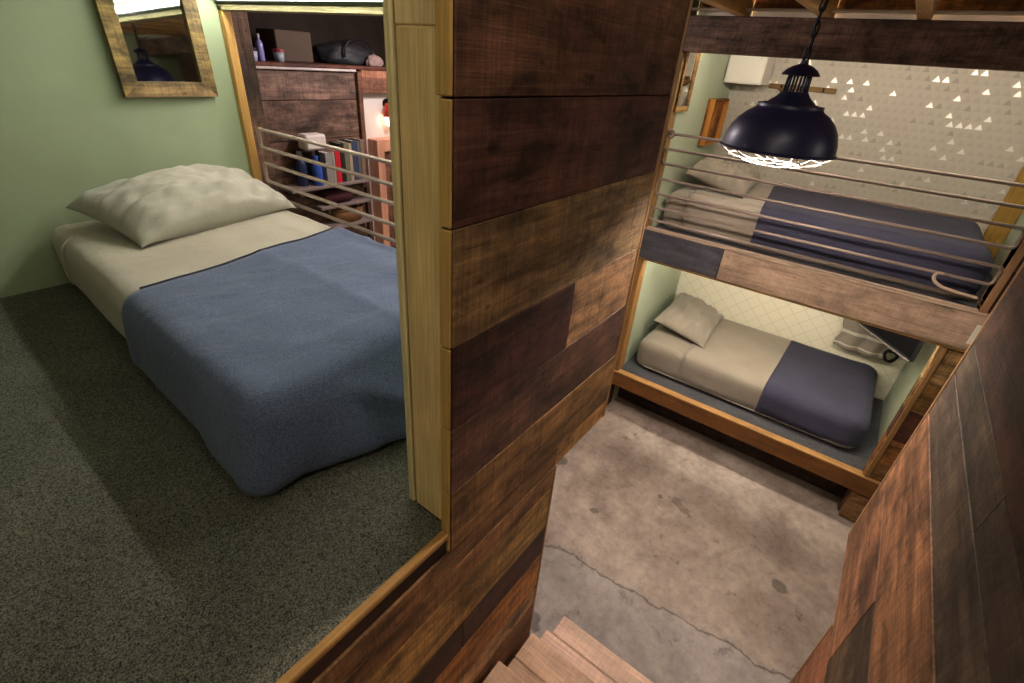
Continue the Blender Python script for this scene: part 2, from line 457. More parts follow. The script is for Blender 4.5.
# nook at the far left of the passage
bm = bmesh.new()
for z0, z1, c in ((-.345, -.165, '#7d6557'), (-.60, -.348, '#7a6152'), (-.83, -.603, '#76594a'), (-1.1, -.833, '#6d5244'), (-1.4, -1.103, '#5f4434')):
    wbox(bm, 1.735, 2.52, 3.36, 3.40, z0, z1, c, .004)
struct('wall_nook_planks', bm, WX)
bm = bmesh.new()
wbox(bm, 1.703, 1.732, 3.33, 3.41, -1.4, -.13, '#b89c86', .003)
struct('trim_13', bm, PZ)
bm = bmesh.new(); wbox(bm, 2.523, 2.56, 3.33, 3.42, -2.7, -.16, '#6b4a3a', .003)
struct('trim_14', bm, WZ)
bm = bmesh.new(); wbox(bm, 1.735, 2.52, 3.335, 3.40, -.163, -.148, '#c8c0bc', .003)
struct('trim_15', bm, PX)
bm = bmesh.new(); wbox(bm, 1.6, 3.5, 3.40, 3.46, -2.75, -.16, None, 0)
struct('wall_nook', bm, WHITE)
bm = bmesh.new(); wbox(bm, 1.6, 3.5, 3.34, 4.1, -.147, -.125, '#5a3527', .003); wbox(bm, 2.56, 3.4, 3.33, 3.40, -.30, -.15, '#9a6a52', .003)
struct('trim_16', bm, WX)
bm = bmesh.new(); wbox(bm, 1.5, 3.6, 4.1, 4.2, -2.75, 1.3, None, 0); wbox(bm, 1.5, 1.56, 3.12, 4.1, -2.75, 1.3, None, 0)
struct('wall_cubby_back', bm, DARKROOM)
bm = bmesh.new(); wbox(bm, 3.5, 3.56, 1.72, 4.2, -2.75, 1.3, None, 0)
struct('wall_passage_left', bm, WHITE)

# shelves with books and bottles
def shelf(x0, x1, y0, y1, z, lab):
    t = thing('wall_shelf', lab, 'shelf', (0, 0, 0))
    bm = bmesh.new(); wbox(bm, x0, x1, y0, y1, z-.022, z, '#8d7f7c', .003); obj('board', bm, PX, t)
    for xx in (x0+.08, x1-.1):
        bm = bmesh.new(); wbox(bm, xx, xx+.02, y0+.04, y1, z-.07, z-.023, '#7a6656', .002); obj('bracket', bm, PY, t)
    return t
SY0, SY1 = 3.19, 3.355
shelf(1.80, 2.52, SY0, SY1, -.885, 'grey wooden wall shelf holding the books and blue bottles')
shelf(2.02, 2.46, SY0+.02, SY1, -1.045, 'short wooden shelf just below the book shelf holding dark folded bag')
shelf(2.02, 2.50, SY0, SY1, -1.20, 'lowest wooden nook shelf holding a wicker basket')
def book(x, w, h, d, col, label, lean=0, yoff=0):
    t = thing('book', label, 'book', V(x + w/2, SY0+.02+yoff, -.885 + abs(math.sin(lean))*w/2), (0, lean, 0), 'books on the nook shelf')
    bm = bmesh.new()
    box(bm, (-w/2, 0, 0), (w/2, .004, h), None, .001); box(bm, (-w/2, .0035, 0), (-w/2+.003, d, h), None, 0); box(bm, (w/2-.003, .0035, 0), (w/2, d, h), None, 0)
    obj('cover', bm, plain('book_cover_'+col[1:], col, .55, 0, .4, .06, 30), t)
    bm = bmesh.new(); box(bm, (-w/2+.0032, .0045, .004), (w/2-.0032, d-.004, h-.004), None, 0)
    obj('pages', bm, plain('book_pages_'+col[1:], '#c9c2b2', .8), t)
book(2.098, .055, .215, .12, '#8e8e88', 'thick pale grey book at left end of nook book row', 0)
book(2.156, .018, .22, .12, '#a29c94', 'thin light grey book left of the red book', 0)
book(2.178, .044, .225, .125, '#c01f2c', 'bright red book on the nook shelf', 0)
book(2.226, .030, .27, .12, '#1d1c1e', 'black spined book right of the red book', 0)
book(2.260, .036, .275, .12, '#6f7258', 'olive grey book among the nook shelf books', 0)
book(2.300, .028, .265, .12, '#a49783', 'beige book between olive and blue books', 0)
book(2.332, .038, .28, .12, '#34435f', 'dark blue book near right end of nook row', 0)
book(2.374, .028, .275, .12, '#5a5b60', 'charcoal book right of the dark blue book', 0)
book(2.406, .034, .285, .12, '#7b6a58', 'brown book at right end of nook book row', 0)
def bottle(loc, r, h, body, cap, label, name='water_bottle', cat='bottle', group=None):
    t = thing(name, label, cat, loc, (0, 0, 0), group)
    bm = bmesh.new(); lathe(bm, [(0, 0), (r*.95, 0), (r, .006), (r, h*.62), (r*.86, h*.70), (r*.42, h*.8), (r*.4, h*.86), (0, h*.86)], 24)
    obj('body', bm, body, t, True)
    bm = bmesh.new(); lathe(bm, [(0, h*.862), (r*.46, h*.862), (r*.46, h*.98), (r*.4, h), (0, h)], 20); auto(obj('cap', bm, cap, t))
    return t
BLUE = plain('blue_plastic', '#2a4fae', .25, 0, .6); NAVYP = plain('dark_blue_plastic', '#1d2c50', .25, 0, .6); CAPW = plain('grey_cap', '#8c8f9a', .4)
PALEBLUE = plain('pale_plastic', '#a7a9c4', .35); REDP = plain('dark_red_plastic', '#8a2f38', .4)
bottle(V(1.945, 3.285, -.885), .04, .23, NAVYP, CAPW, 'dark blue bottle left of the bright blue bottle')
bottle(V(2.035, 3.235, -.885), .037, .20, BLUE, BLUE, 'bright blue bottle in front of the grey book')
# small white reading lamp clamped above the bottles
t = thing('reading_lamp', 'small white square headed reading lamp above the blue bottles', 'lamp', V(2.05, 3.33, -.645))
bm = bmesh.new(); box(bm, (-.085, -.12, .0), (.075, -.01, .10), None, .012); obj('lamp_head', bm, WHITE, t)
bm = bmesh.new(); lathe(bm, [(0, -.085), (.012, -.085), (.012, .0), (0, .0)], 12, (.03, -.05, 0)); obj('neck', bm, CHAIN, t, True)
bm = bmesh.new(); box(bm, (-.03, -.012, -.03), (.03, .03, .03), None, .004); obj('wall_plate', bm, CAPW, t)
# folded bag, basket
t = tag(obj('folded_bag', (lambda b: (box(b, (2.06, 3.225, Z(-1.045)), (2.33, 3.35, Z(-.955)), None, .03), b)[1])(bmesh.new()), plain('maroon_cloth', '#46242b', .9, 0, .2, .2, 30), None, True),
        'dark maroon folded bag on the shelf below the books', 'bag')
t = thing('wicker_basket', 'brown wicker basket on the lowest nook shelf', 'basket', V(2.28, 3.275, -1.20))
bm = bmesh.new(); n0 = len(bm.verts)
lathe(bm, [(0, 0), (.075, 0), (.085, .05), (.088, .095), (.08, .095), (.07, .01), (0, .01)], 28)
for v in bm.verts: v.co.x *= 1.6; v.co.y *= .78
obj('basket_body', bm, plain('wicker', '#7d5b3a', .8, 0, .3, .35, 90, .8), t, True)
bm = bmesh.new(); tube(bm, [(.138*math.cos(a), .067*math.sin(a), .098) for a in (2*PI*k/28 for k in range(28))], .007, 6, True)
obj('basket_rim', bm, plain('wicker_rim', '#6a4a2c', .8), t, True)

# things up on the dark ledge
bottle(V(1.88, 3.45, -.125), .022, .15, plain('clear_lilac_plastic', '#7d7fb8', .2), CAPW, 'tall lilac plastic bottle on the dark ledge', group=None)
def cup(loc, r, h, mat, label, lidm):
    t = thing('lidded_jar', label, 'jar', loc)
    bm = bmesh.new(); lathe(bm, [(0, 0), (r*.8, 0), (r, h), (r*.9, h), (r*.72, .008), (0, .008)], 22); obj('jar_body', bm, mat, t, True)
    bm = bmesh.new(); lathe(bm, [(0, h+.001), (r*1.04, h+.001), (r*1.04, h+.018), (0, h+.022)], 22); auto(obj('jar_lid', bm, lidm, t))
cup(V(1.79, 3.39, -.125), .034, .055, PALEBLUE, 'small pale jar at left end of the dark ledge', CHAIN)
cup(V(1.985, 3.42, -.125), .034, .055, plain('pale_green_ceramic', '#8a96a0', .4), 'pale grey jar with a red lid on the dark ledge', REDP)
t = tag(obj('cardboard_box', (lambda b: (box(b, (2.06, 3.56, Z(-.125)), (2.33, 3.8, Z(.06)), None, .006), b)[1])(bmesh.new()), plain('brown_card', '#4c3f33', .85)),
        'brown cardboard box at the back of the dark ledge', 'box')
def lump(name, loc, size, mat, seed, amp=.16, parent=None):
    bm = bmesh.new(); bmesh.ops.create_icosphere(bm, subdivisions=4, radius=1)
    for v in bm.verts:
        n = noise.noise(v.co*1.6 + Vector((seed, 0, 0)))*amp + noise.noise(v.co*4 + Vector((0, seed, 0)))*amp*.4
        v.co *= 1 + n
        v.co.z = max(v.co.z, -.55)
        v.co = Vector((v.co.x*size[0], v.co.y*size[1], (v.co.z+.55)*size[2]))
    return obj(name, bm, mat, parent, True, loc)
t = tag(lump('duffel_bag', V(2.66, 3.64, -.125), (.26, .17, .10), plain('black_nylon', '#1e2226', .6, 0, .4, .2, 20), 3.1), 'black soft duffel bag on the dark ledge', 'bag')
bm = bmesh.new(); tube(bm, smoothpath([(-.13, -.17, .05), (-.1, -.17, .14), (0, -.17, .17), (.1, -.17, .14), (.13, -.17, .05)], 6), .008, 6); obj('bag_handle', bm, CHAIN, t, True)
tag(lump('crumpled_cloth', V(2.76, 3.42, -.125), (.07, .05, .05), plain('pinkish_cloth', '#8d7873', .9), 8.4), 'small pale crumpled cloth at right end of the dark ledge', 'cloth')

# red shaded wall light on the white nook wall
t = thing('wall_sconce', 'little red shaded wall lamp glowing on the white nook wall', 'lamp', V(2.80, 3.335, -.50))
bm = bmesh.new(); lathe(bm, [(.018, .13), (.03, .11), (.046, .03), (.044, .03), (.028, .108), (.016, .128)], 24); obj('lamp_shade', bm, plain('red_glass', '#c2341f', .3), t, True)
bm = bmesh.new(); bmesh.ops.create_uvsphere(bm, u_segments=20, v_segments=12, radius=.032)
for v in bm.verts: v.co.z = v.co.z*1.5 + .005
obj('bulb', bm, glow('sconce_bulb', (1.0, .62, .42), 4), t, True)
bm = bmesh.new(); tube(bm, smoothpath([(0, 0, .12), (.0, .0, .15), (.02, .03, .16), (.03, .06, .12)], 6), .006, 8); obj('arm', bm, CHAIN, t, True)
bm = bmesh.new(); lathe(bm, [(0, 0), (.035, 0), (.035, .01), (0, .012)], 20)
bmesh.ops.transform(bm, matrix=Matrix.Translation((.03, .065, .12)) @ Matrix.Rotation(PI/2, 4, 'X'), verts=bm.verts[:]); obj('wall_plate', bm, CHAIN, t)
# slatted locker door
t = thing('locker', 'narrow reddish wood locker with a vertical board door in the nook', 'cabinet', V(2.66, 3.28, -2.75))
bm = bmesh.new()
box(bm, (-.04, 0, 0), (.03, .115, 2.12), '#d09a7e', .003, seed=.3); box(bm, (.36, 0, 0), (.42, .115, 2.12), '#d09a7e', .003, seed=.6); box(bm, (.03, 0, 2.03), (.36, .115, 2.12), '#d09a7e', .003, seed=.1)
obj('frame', bm, PZ, t)
bm = bmesh.new()
for k in range(4): box(bm, (.034+k*.081, .02, .01), (.034+k*.081+.078, .05, 2.025), ['#8a5f48', '#7a523d', '#94674e', '#845a44'][k], .003)
d_ = obj('door', bm, WZ, t)
bm = bmesh.new(); lathe(bm, [(0, 0), (.01, 0), (.01, .02), (.018, .028), (.012, .04), (0, .042)], 16)
bmesh.ops.transform(bm, matrix=Matrix.Translation((.32, .021, 1.1)) @ Matrix.Rotation(PI/2, 4, 'X'), verts=bm.verts[:]); obj('knob', bm, CHAIN, d_, True)

# ------------------------------------------------------------------ soft goods
def rbox(lo, hi, r, step, keep=None, disp=None):
    lo = Vector(lo); hi = Vector(hi); bm = bmesh.new()
    n = [max(2, int(round((hi[i]-lo[i])/step))) for i in range(3)]
    def P(i, s): return lo[i] + (hi[i]-lo[i])*s
    cache = {}
    def vert(p):
        k = tuple(round(c, 5) for c in p)
        if k in cache: return cache[k]
        q = Vector(p); rr = r if isinstance(r, (tuple, list)) else (r, r, r)
        inner = Vector((min(max(q[i], lo[i]+rr[i]), hi[i]-rr[i]) for i in range(3)))
        d = Vector(((q[i]-inner[i])/rr[i] for i in range(3)))
        m = d.length
        if m > 1e-9:
            mx = max(abs(c) for c in d); d = d/m*mx
            q = inner + Vector((d[i]*rr[i] for i in range(3)))
        v = bm.verts.new(q); cache[k] = v; return v
    for ax in range(3):
        a, b = [(1, 2), (0, 2), (0, 1)][ax]
        for s in (0, 1):
            for i in range(n[a]):
                for j in range(n[b]):
                    quad = []
                    for di, dj in ((0, 0), (1, 0), (1, 1), (0, 1)):
                        p = [0, 0, 0]; p[ax] = P(ax, s); p[a] = P(a, (i+di)/n[a]); p[b] = P(b, (j+dj)/n[b]); quad.append(tuple(p))
                    cen = Vector([sum(q[t] for q in quad)/4 for t in range(3)])
                    if keep and not keep(ax, s, cen): continue
                    bm.faces.new([vert(q) for q in quad])
    if disp:
        for v in bm.verts: v.co = disp(v.co.copy())
    return bm
def fbm(p, s, seed=0):
    q = Vector(p)*s + Vector((seed, seed*1.7, 0)); return noise.noise(q) + .5*noise.noise(q*2.1) + .25*noise.noise(q*4.3)
def solid(o, t=.006, sub=0):
    m = o.modifiers.new('thick', 'SOLIDIFY'); m.thickness = t; m.offset = -1
    if sub: s = o.modifiers.new('sub', 'SUBSURF'); s.levels = s.render_levels = sub
    return o
def pillow(name, loc, rot, w, d, h, mat, label, seed, flop=.0):
    bm = bmesh.new(); n = 44; top, bot = {}, {}
    def prof(u, v):
        e = max(0, 1-abs(u)**3.2)*max(0, 1-abs(v)**3.0)
        return e**.52
    for i in range(n+1):
        for j in range(n+1):
            u, v = -1+2*i/n, -1+2*j/n
            pin = 1 - .07*(1-abs(v))**1 * 0 - .06*(1-v*v)*abs(u)**6
            pin2 = 1 - .08*(1-u*u)*abs(v)**6
            x, y = u*w/2*pin, v*d/2*pin2
            t = prof(u, v)
            edge = (abs(u)**4+abs(v)**4)
            wr = fbm((u*1.6, v*2.2, seed), 1.7)*.034*t + noise.noise(Vector((math.atan2(v, u)*6, seed, edge*1.5)))*.034*min(1, edge)*t
            sag = flop*u*u
            top[i, j] = bm.verts.new((x, y, h*.30 + t*h*.68 + wr - sag))
            if 0 < i < n and 0 < j < n: bot[i, j] = bm.verts.new((x*.97, y*.97, h*.30 - min(t*h*.42, h*.30) ))
            else: bot[i, j] = top[i, j]
    for i in range(n):
        for j in range(n):
            bm.faces.new((top[i, j], top[i+1, j], top[i+1, j+1], top[i, j+1]))
            q = list(dict.fromkeys((bot[i, j], bot[i, j+1], bot[i+1, j+1], bot[i+1, j])))
            if len(q) > 2 and set(q) != {top[i, j], top[i+1, j], top[i+1, j+1], top[i, j+1]}: bm.faces.new(q)
    o = obj(name, bm, mat, None, True, loc); o.rotation_euler = rot
    s = o.modifiers.new('sub', 'SUBSURF'); s.levels = s.render_levels = 1
    return tag(o, label, 'pillow')

# --- loft bed (lies on the carpet)
LT = -.80
def mdisp(amp, seed, zt):
    def f(p):
        k = fbm(p, 2.2, seed)*amp
        if p.z > zt - .06: p.z += k
        else: p.x += k*.6
        return p
    return f
def loftm(p):
    t = (p.y-1.05)/1.93
    s = (Z(LT)-p.z)/.30
    if p.x < .9: p.x += .05*max(0, min(1, (p.y-1.9)/1.08)) - .005
    if p.x < .9: p.x += -.004*math.sin(s*PI) + fbm(p, 3, 2)*.005 + .012 
    if p.z > Z(LT)-.1: p.z += fbm(p, 2.5, 5)*.009
    return p
t = thing('mattress', 'mattress in pale beige sheet on the loft carpet by the green wall', 'mattress', (0, 0, 0))
o = obj('fitted_sheet', rbox((.40, 1.075, Z(-1.098)), (1.425, 2.985, Z(LT)), (.06, .06, .075), .035, None, loftm), SHEET, t, True)
bm = bmesh.new()                                    # hem seam of the sheet on the side
tube(bm, smoothpath([(.426, 2.70, Z(-1.0)), (.425, 2.71, Z(-.93)), (.446, 2.72, Z(-.838)), (.50, 2.74, Z(-.803))], 6), .004, 6)
obj('sheet_seam', bm, SHEET, t, True)

def blanket_disp(p):
    s = max(0, (Z(LT)-.03-p.z)/.28)                  # 0 at the top, 1 at the carpet
    top = 1-min(1, s*6)
    p.z += top*(fbm(p, 2.6, 9)*.010 + noise.noise(Vector((p.x*2.2+p.y*1.0, p.y*9, 3)))*.006
            + .007*math.exp(-((p.y-1.62-.12*p.x)/.012)**2) + .006*math.exp(-((p.y-1.30+.10*p.x)/.012)**2) + .006*math.exp(-((p.x-.95)/.012)**2))
    fold = fbm((p.x*1.0, p.y*1.0, p.z*.35), 5.0, 4)
    hd = max(0, min(1, (p.y-1.05)/.8))
    if p.x < .62: p.x -= .005*(1-hd) - .012*hd*(1-s) + s*(.05 - .035*hd + .02*fold + .03*max(0, 1-(p.y-1.02)/.5))
    if p.y < 1.25: p.y -= s*(.02 + .025*fold + .17*math.exp(-((p.x-.87)/.30)**2)) if s > .02 else 0
    if p.y < 1.25 and s > .02:                      # the loose diagonal fold at the foot
        a = p.x - .62 - .45*s
        p.y -= .05*math.exp(-(a/.045)**2)*min(1, s*2)
    # head edge drifts towards the wall on the far side
    if p.y > 1.6: p.y += (p.x-.40)*.16*((p.y-1.6)/.33)
    return p
bl = rbox((.382, 1.035, Z(-1.09)), (1.445, 2.01, Z(LT)+.012), (.07, .07, .075), .022, lambda ax, s, c: not (ax == 1 and s == 1) and not (ax == 2 and s == 0) and c.y < 1.93, blanket_disp)
o = solid(obj('blanket', bl, NAVY, None, True), .007)
tag(o, 'denim blue blanket over the foot half of the loft bed', 'blanket')
bm = bmesh.new()
tube(bm, [blanket_disp(Vector((x, 1.93, Z(LT)+.013))) + Vector((0, -.004, .0)) for x in [.46+.03*k for k in range(31)]], .0045, 6)
obj('blanket_hem', bm, NAVY2, o, True)
pillow('pillow', V(.985, 2.695, LT+.012), (math.radians(10), math.radians(1), math.radians(13)), .86, .50, .20, PILLOWM, 'plump grey beige pillow on the loft bed below the big mirror', 1.3, .03)

# --- mirror over the loft bed
def mirror(name, label, loc, rot, w, h, fr, dep, mats, cols):
    t = thing(name, label, 'mirror', loc, rot)
    bm = bmesh.new(); lay = layer(bm)
    o_ = [(-w/2, 0), (w/2, 0), (w/2, h), (-w/2, h)]; i_ = [(-w/2+fr, fr), (w/2-fr, fr), (w/2-fr, h-fr), (-w/2+fr, h-fr)]
    for k in range(4):
        a, b2 = o_[k], o_[(k+1) % 4]; c, d = i_[(k+1) % 4], i_[k]
        vs = []
        for y in (0, -dep): vs.append([bm.verts.new((p[0], y, p[1])) for p in (a, b2, c, d)])
        fs = [bm.faces.new(vs[0]), bm.faces.new(vs[1][::-1])] + [bm.faces.new((vs[0][m], vs[0][(m+1) % 4], vs[1][(m+1) % 4], vs[1][m])) for m in range(4)]
        paint(bm, fs, cols[k % 2], .13*k+.07)
    obj('mirror_frame', bm, mats, t)
    bm = bmesh.new(); box(bm, (-w/2+fr-.004, -.012, fr-.004), (w/2-fr+.004, -.006, h-fr+.004), None, 0); obj('mirror_glass', bm, MIRROR, t)
    return t
mirror('wall_mirror', 'square mirror in a weathered wood frame on the green loft wall', V(1.13, 2.986, -.283), (math.radians(-2.2), 0, math.radians(2.2)), .425, .50, .066, .03, WX, ('#8d744c', '#86703f'))

# --- rails
def loop(bm, x, ya, yb, z0, z1, r, rc=.025, close_right=True):
    """a bent rod: two level runs joined by a rounded end at ya (and at yb)"""
    def arc(yc, zc, a0, a1): return [(x, yc+rc*math.cos(a), Z(zc)+rc*math.sin(a)) for a in (a0+(a1-a0)*k/5 for k in range(6))]
    s = 1 if ya > yb else -1
    pts = arc(ya-rc, z1-rc, PI/2, 0) + arc(ya-rc, z0+rc, 0, -PI/2)
    if close_right: pts += arc(yb+rc, z0+rc, -PI/2, -PI) + arc(yb+rc, z1-rc, PI, PI/2); tube(bm, pts, r, 8, True)
    else: tube(bm, [(x, yb, Z(z1))] + pts + [(x, yb, Z(z0))], r, 8)
t = thing('guard_rail', 'pale looped metal guard rail along the far side of the loft bed', 'rail', (0, 0, 0))
for z0, z1 in ((-.525, -.43), (-.71, -.61)):
    bm = bmesh.new(); loop(bm, 1.46, 2.84, .73, z0, z1, .010, .02, False); obj('rail_loop', bm, METAL, t, True)
bm = bmesh.new(); tube(bm, [(1.46, 2.80, Z(-.79)), (1.46, .73, Z(-.79))], .010, 8); obj('bottom_rod', bm, METAL, t, True)

# ------------------------------------------------------------------ bunks at the far end
XB, XW = 3.5, 4.78
YL, YR = 1.30, -.68
bm = bmesh.new(); wbox(bm, XW, XW+.1, -2.6, 4.2, -1.15, 1.3, None, 0)
struct('wall_back_upper', bm, TRI)
bm = bmesh.new(); wbox(bm, XW, XW+.1, -2.6, 4.2, -2.75, -1.15, None, 0)
struct('wall_back_lower', bm, LAT)
bm = bmesh.new(); wbox(bm, XB+.1, XW, YL, YL+.08, -2.75, .62, None, 0)
struct('wall_bunk_left', bm, PALEGREEN)
bm = bmesh.new(); wbox(bm, XB+.1, XW, -.92, -.84, -1.25, .62, None, 0); wbox(bm, XB+.1, XW, -.78, -.70, -2.75, -1.25, None, 0)
struct('wall_bunk_right', bm, PALEGREEN)
# front posts clad in short planks
def post(y0, y1, rows, name):
    bm = bmesh.new()
    for z0, z1, c in rows:
        wbox(bm, XB, XB+.10, y0, y1, z0+.0015, z1-.0015, c, .003)
    struct(name, bm, WY)
post(YL, 1.72, [(-2.74, -2.5, '#3a281c'), (-2.5, -2.28, '#8a5a30'), (-2.28, -2.05, '#9a6838'), (-2.05, -1.86, '#a08060'), (-1.86, -1.7, '#8a6038'), (-1.7, -1.52, '#3c3030'), (-1.52, -1.27, '#8f6a3c'),
                (-1.27, -.95, '#6b4f35'), (-.95, -.6, '#5b4230'), (-.6, -.2, '#5f4632'), (-.2, .12, '#5b4230')], 'wall_bunk_post_left')
bmr = [(-2.74, -2.42, '#8a6440'), (-2.42, -2.2, '#946a3e'), (-2.2, -1.98, '#9a6332'), (-1.98, -1.74, '#4e2a1c'), (-1.74, -1.52, '#85602f'), (-1.52, -1.26, '#9c7a4c')]
post(-1.7, -.62, bmr, 'wall_bunk_post_right')
post(-1.7, YR, [(-1.26, -1.0, '#5a3a2a'), (-1.0, -.78, '#4b2d22'), (-.78, -.5, '#4a3020'), (-.5, -.2, '#553828'), (-.2, .12, '#4a3022')], 'wall_bunk_post_upper_right')
bm = bmesh.new(); wbox(bm, XB-.012, XB+.10, 1.262, 1.30, -2.32, -1.26, '#8f6838', .003)
struct('trim_17', bm, PZ)
bm = bmesh.new(); wbox(bm, XB-.012, XB+.10, 1.288, 1.325, -1.03, .11, '#8a6a40', .003)
struct('trim_18', bm, PZ)
bm = bmesh.new(); wbox(bm, XB-.012, XB+.10, -.655, -.625, -2.32, -1.26, '#8f6c42', .003)
struct('trim_19', bm, PZ)
bm = bmesh.new(); wbox(bm, XB-.012, XB+.12, -.715, -.68, -1.03, .11, '#8a6848', .003)
struct('trim_20', bm, PZ)
bm = bmesh.new(); wbox(bm, XW-.022, XW-.002, -.838, -.715, -1.05, .6, '#a8843c', .003)
struct('trim_21', bm, PZ)
# big cross beam
bm = bmesh.new(); wbox(bm, XB-.03, XB+.10, -2.6, 3.3, .115, .305, '#6d5546', .006)
struct('trim_22', bm, WY)

def platform(name, label, ztop, ybr, fascia, zf0, zf1, deck_z):
    t = thing(name, label, 'bunk', (0, 0, 0))
    bm = bmesh.new(); wbox(bm, XB+.045, XW-.002, ybr+.002, YL-.002, deck_z-.07, deck_z-.012, '#6d5236', .002); obj('deck', bm, WY, t)
    bm = bmesh.new(); wbox(bm, XB+.047, XW-.003, ybr+.004, YL-.004, deck_z-.0115, deck_z, None, .002); obj('carpet_top', bm, CARPET2, t)
    for (ya, yb, c, m) in fascia:
        bm = bmesh.new(); wbox(bm, XB-.018, XB+.042, ya, yb, zf0, zf1, c, .004); obj('fascia_board', bm, m, t)
    return t
up = platform('bunk_platform', 'upper bunk platform with a weathered plank front and dark left end board', -1.03, -.838,
         [(.702, 1.318, '#45454c', WYS), (-.80, .699, '#a88e78', WYS)], -1.255, -1.035, -1.06)
bm = bmesh.new(); wbox(bm, XB-.026, XB+.0425, -.80, 1.318, -1.034, -1.022, '#b09a84', .002); obj('edge_strip', bm, PY, up)
bm = bmesh.new(); wbox(bm, XB-.026, XB+.0425, -.80, 1.318, -1.266, -1.256, '#7a5a30', .002); obj('lower_edge_strip', bm, PY, up)
PAINTW = plain('flaking_white_paint', '#c9c7b4', .7)
bm = bmesh.new(); wbox(bm, XB-.0205, XB-.0185, -.735, -.705, -1.21, -1.09, None, 0); wbox(bm, XB-.0205, XB-.0185, -.775, -.74, -1.075, -1.05, None, 0); o = obj('paint_mark', bm, PAINTW, up); o['label'] = 'flaked white paint marks'
# ceiling board of the lower bunk
lowp = platform('bunk_platform', 'lower bunk platform with an orange pine front board above the concrete', -2.32, -.698,
         [(-.90, 1.318, '#7f5328', PY)], -2.47, -2.335, -2.36)
bm = bmesh.new(); wbox(bm, XB-.022, XB+.0425, -.90, 1.318, -2.334, -2.322, '#b98a52', .002); obj('edge_strip', bm, PY, lowp)
bm = bmesh.new(); wbox(bm, 3.72, 3.76, -.70, YL, -2.748, -2.435, '#3a2a22', .003); obj('kick_board', bm, WY, lowp)
bm = bmesh.new(); wbox(bm, 3.56, 3.63, -.68, -.61, -2.748, -2.475, '#6a3f30', .003); obj('leg', bm, WZ, lowp)

def bunkbed(deck, zt, yf, yh, name_l, x0, x1, blab, bl_y, pil, slab, sh_y, seed):
    t = thing('mattress', name_l, 'mattress', (0, 0, 0))
    def dm(p):
        if p.z > Z(zt)-.08: p.z += fbm(p, 2.4, seed)*.008
        elif p.x < x0+.1: p.x += fbm(p, 3, seed)*.008
        return p
    obj('fitted_sheet', rbox((x0, yf, Z(deck)+.002), (x1, yh, Z(zt)), (.05, .09, .06), .04, None, dm), SHEET2, t, True)
    bm = bmesh.new(); tube(bm, [(x0+.05, yh-.02, Z(deck)+.03)] + [(x0-.002, y, Z(deck)+.035) for y in (yh-.1, 0, yf+.1)] + [(x0+.05, yf+.02, Z(deck)+.03)], .006, 6)
    obj('piping', bm, SHEET2, t, True)
    keep = lambda ax, s, c: not (ax == 1 and s == 1) and not (ax == 2 and s == 0) and c.y < sh_y
    keepb = lambda ax, s, c: not (ax == 1 and s == 1) and not (ax == 2 and s == 0) and c.y < bl_y
    def ds(p):
        k = fbm(p, 3.0, seed+3)
        if p.z > Z(zt)-.05: p.z += k*.007
        elif p.x < x0+.1: p.x -= .004 + k*.009
        return p
    o = solid(obj('flat_sheet', rbox((x0-.007, yf-.006, Z(deck)+.012), (x1+.006, sh_y+.10, Z(zt)+.007), (.05, .09, .06), .04, keep, ds), SHEET2, None, True), .004)
    tag(o, slab, 'sheet')
    def db(p):
        k = fbm(p, 2.8, seed+6); s = max(0, (Z(zt)-p.z)/.28)
        if p.z > Z(zt)-.05: p.z += k*.010 + .012*math.exp(-((p.y-yf-.06)/.12)**2)
        elif p.x < x0+.12: p.x -= .010*s + k*.013
        if p.y > yf + .3: p.y += (p.x-x0)*(.12 if zt > -1 else -.02)*((p.y-yf-.3)/(bl_y-yf-.3))
        return p
    o = solid(obj('blanket', rbox((x0-.022, yf-.02, Z(deck)+.012), (x1+.012, bl_y+.14, Z(zt)+.016), (.08, .13, .085), .03, keepb, db), NAVY2, None, True), .006)
    tag(o, blab, 'blanket')
    return o
bunkbed(-2.36, -2.075, -.545, 1.225, 'mattress in taupe sheet on the lower bunk at the far end', 3.74, 4.76,
        'dark navy blanket across the foot half of the lower bunk bed', .17, None, 'taupe flat sheet across the middle of the lower bunk bed', .80, 11)
bunkbed(-1.06, -.775, -.66, 1.27, 'mattress in taupe sheet on the upper bunk behind its rail', 3.70, 4.72,
        'dark navy blanket on the upper bunk bed behind the rail', .60, None, 'taupe flat sheet near the head of the upper bunk bed', 1.08, 23)
pillow('pillow', V(4.34, .99, -2.045), (math.radians(13), math.radians(0), math.radians(3)), .80, .50, .15, PILLOW2, 'flat taupe pillow on the lower bunk bed', 5.1, .01)
pillow('pillow', V(4.27, 1.02, -.745), (math.radians(12), math.radians(1), math.radians(4)), .86, .48, .18, PILLOW2, 'taupe pillow on the upper bunk bed under the white wall box', 7.7, .03)

# rails of the upper bunk
t = thing('guard_rail', 'long multi rod metal guard rail across the front of the upper bunk', 'rail', (0, 0, 0))
XR = XB + .012
zs = [-.366, -.465, -.563, -.668, -.772, -.872, -.964]; yl, yr, rc = 1.288, -.672, .025
pts = [(XR, yl, Z(zs[0]))]
for i in range(6):
    z0, z1 = zs[i], zs[i+1]; yy, sg = (yr, 1) if i % 2 == 0 else (yl, -1)
    for k in range(7): q = PI/2*k/6; pts.append((XR, yy+sg*(rc-rc*math.sin(q)), Z(z0)-rc+rc*math.cos(q)))
    for k in range(7): q = PI/2*k/6; pts.append((XR, yy+sg*(rc-rc*math.cos(q)), Z(z1)+rc-rc*math.sin(q)))
pts.append((XR, yr, Z(zs[6])))
bm = bmesh.new(); tube(bm, pts, .0095, 8); obj('bent_rod', bm, METAL_SHADED, t, True)
bm = bmesh.new(); tube(bm, [(XR-.008, 1.262+.024*math.cos(a), Z(-.366)+.024*math.sin(a)) for a in (2*PI*k/16 for k in range(16))], .009, 8, True); obj('eyelet', bm, METAL_SHADED, t, True)
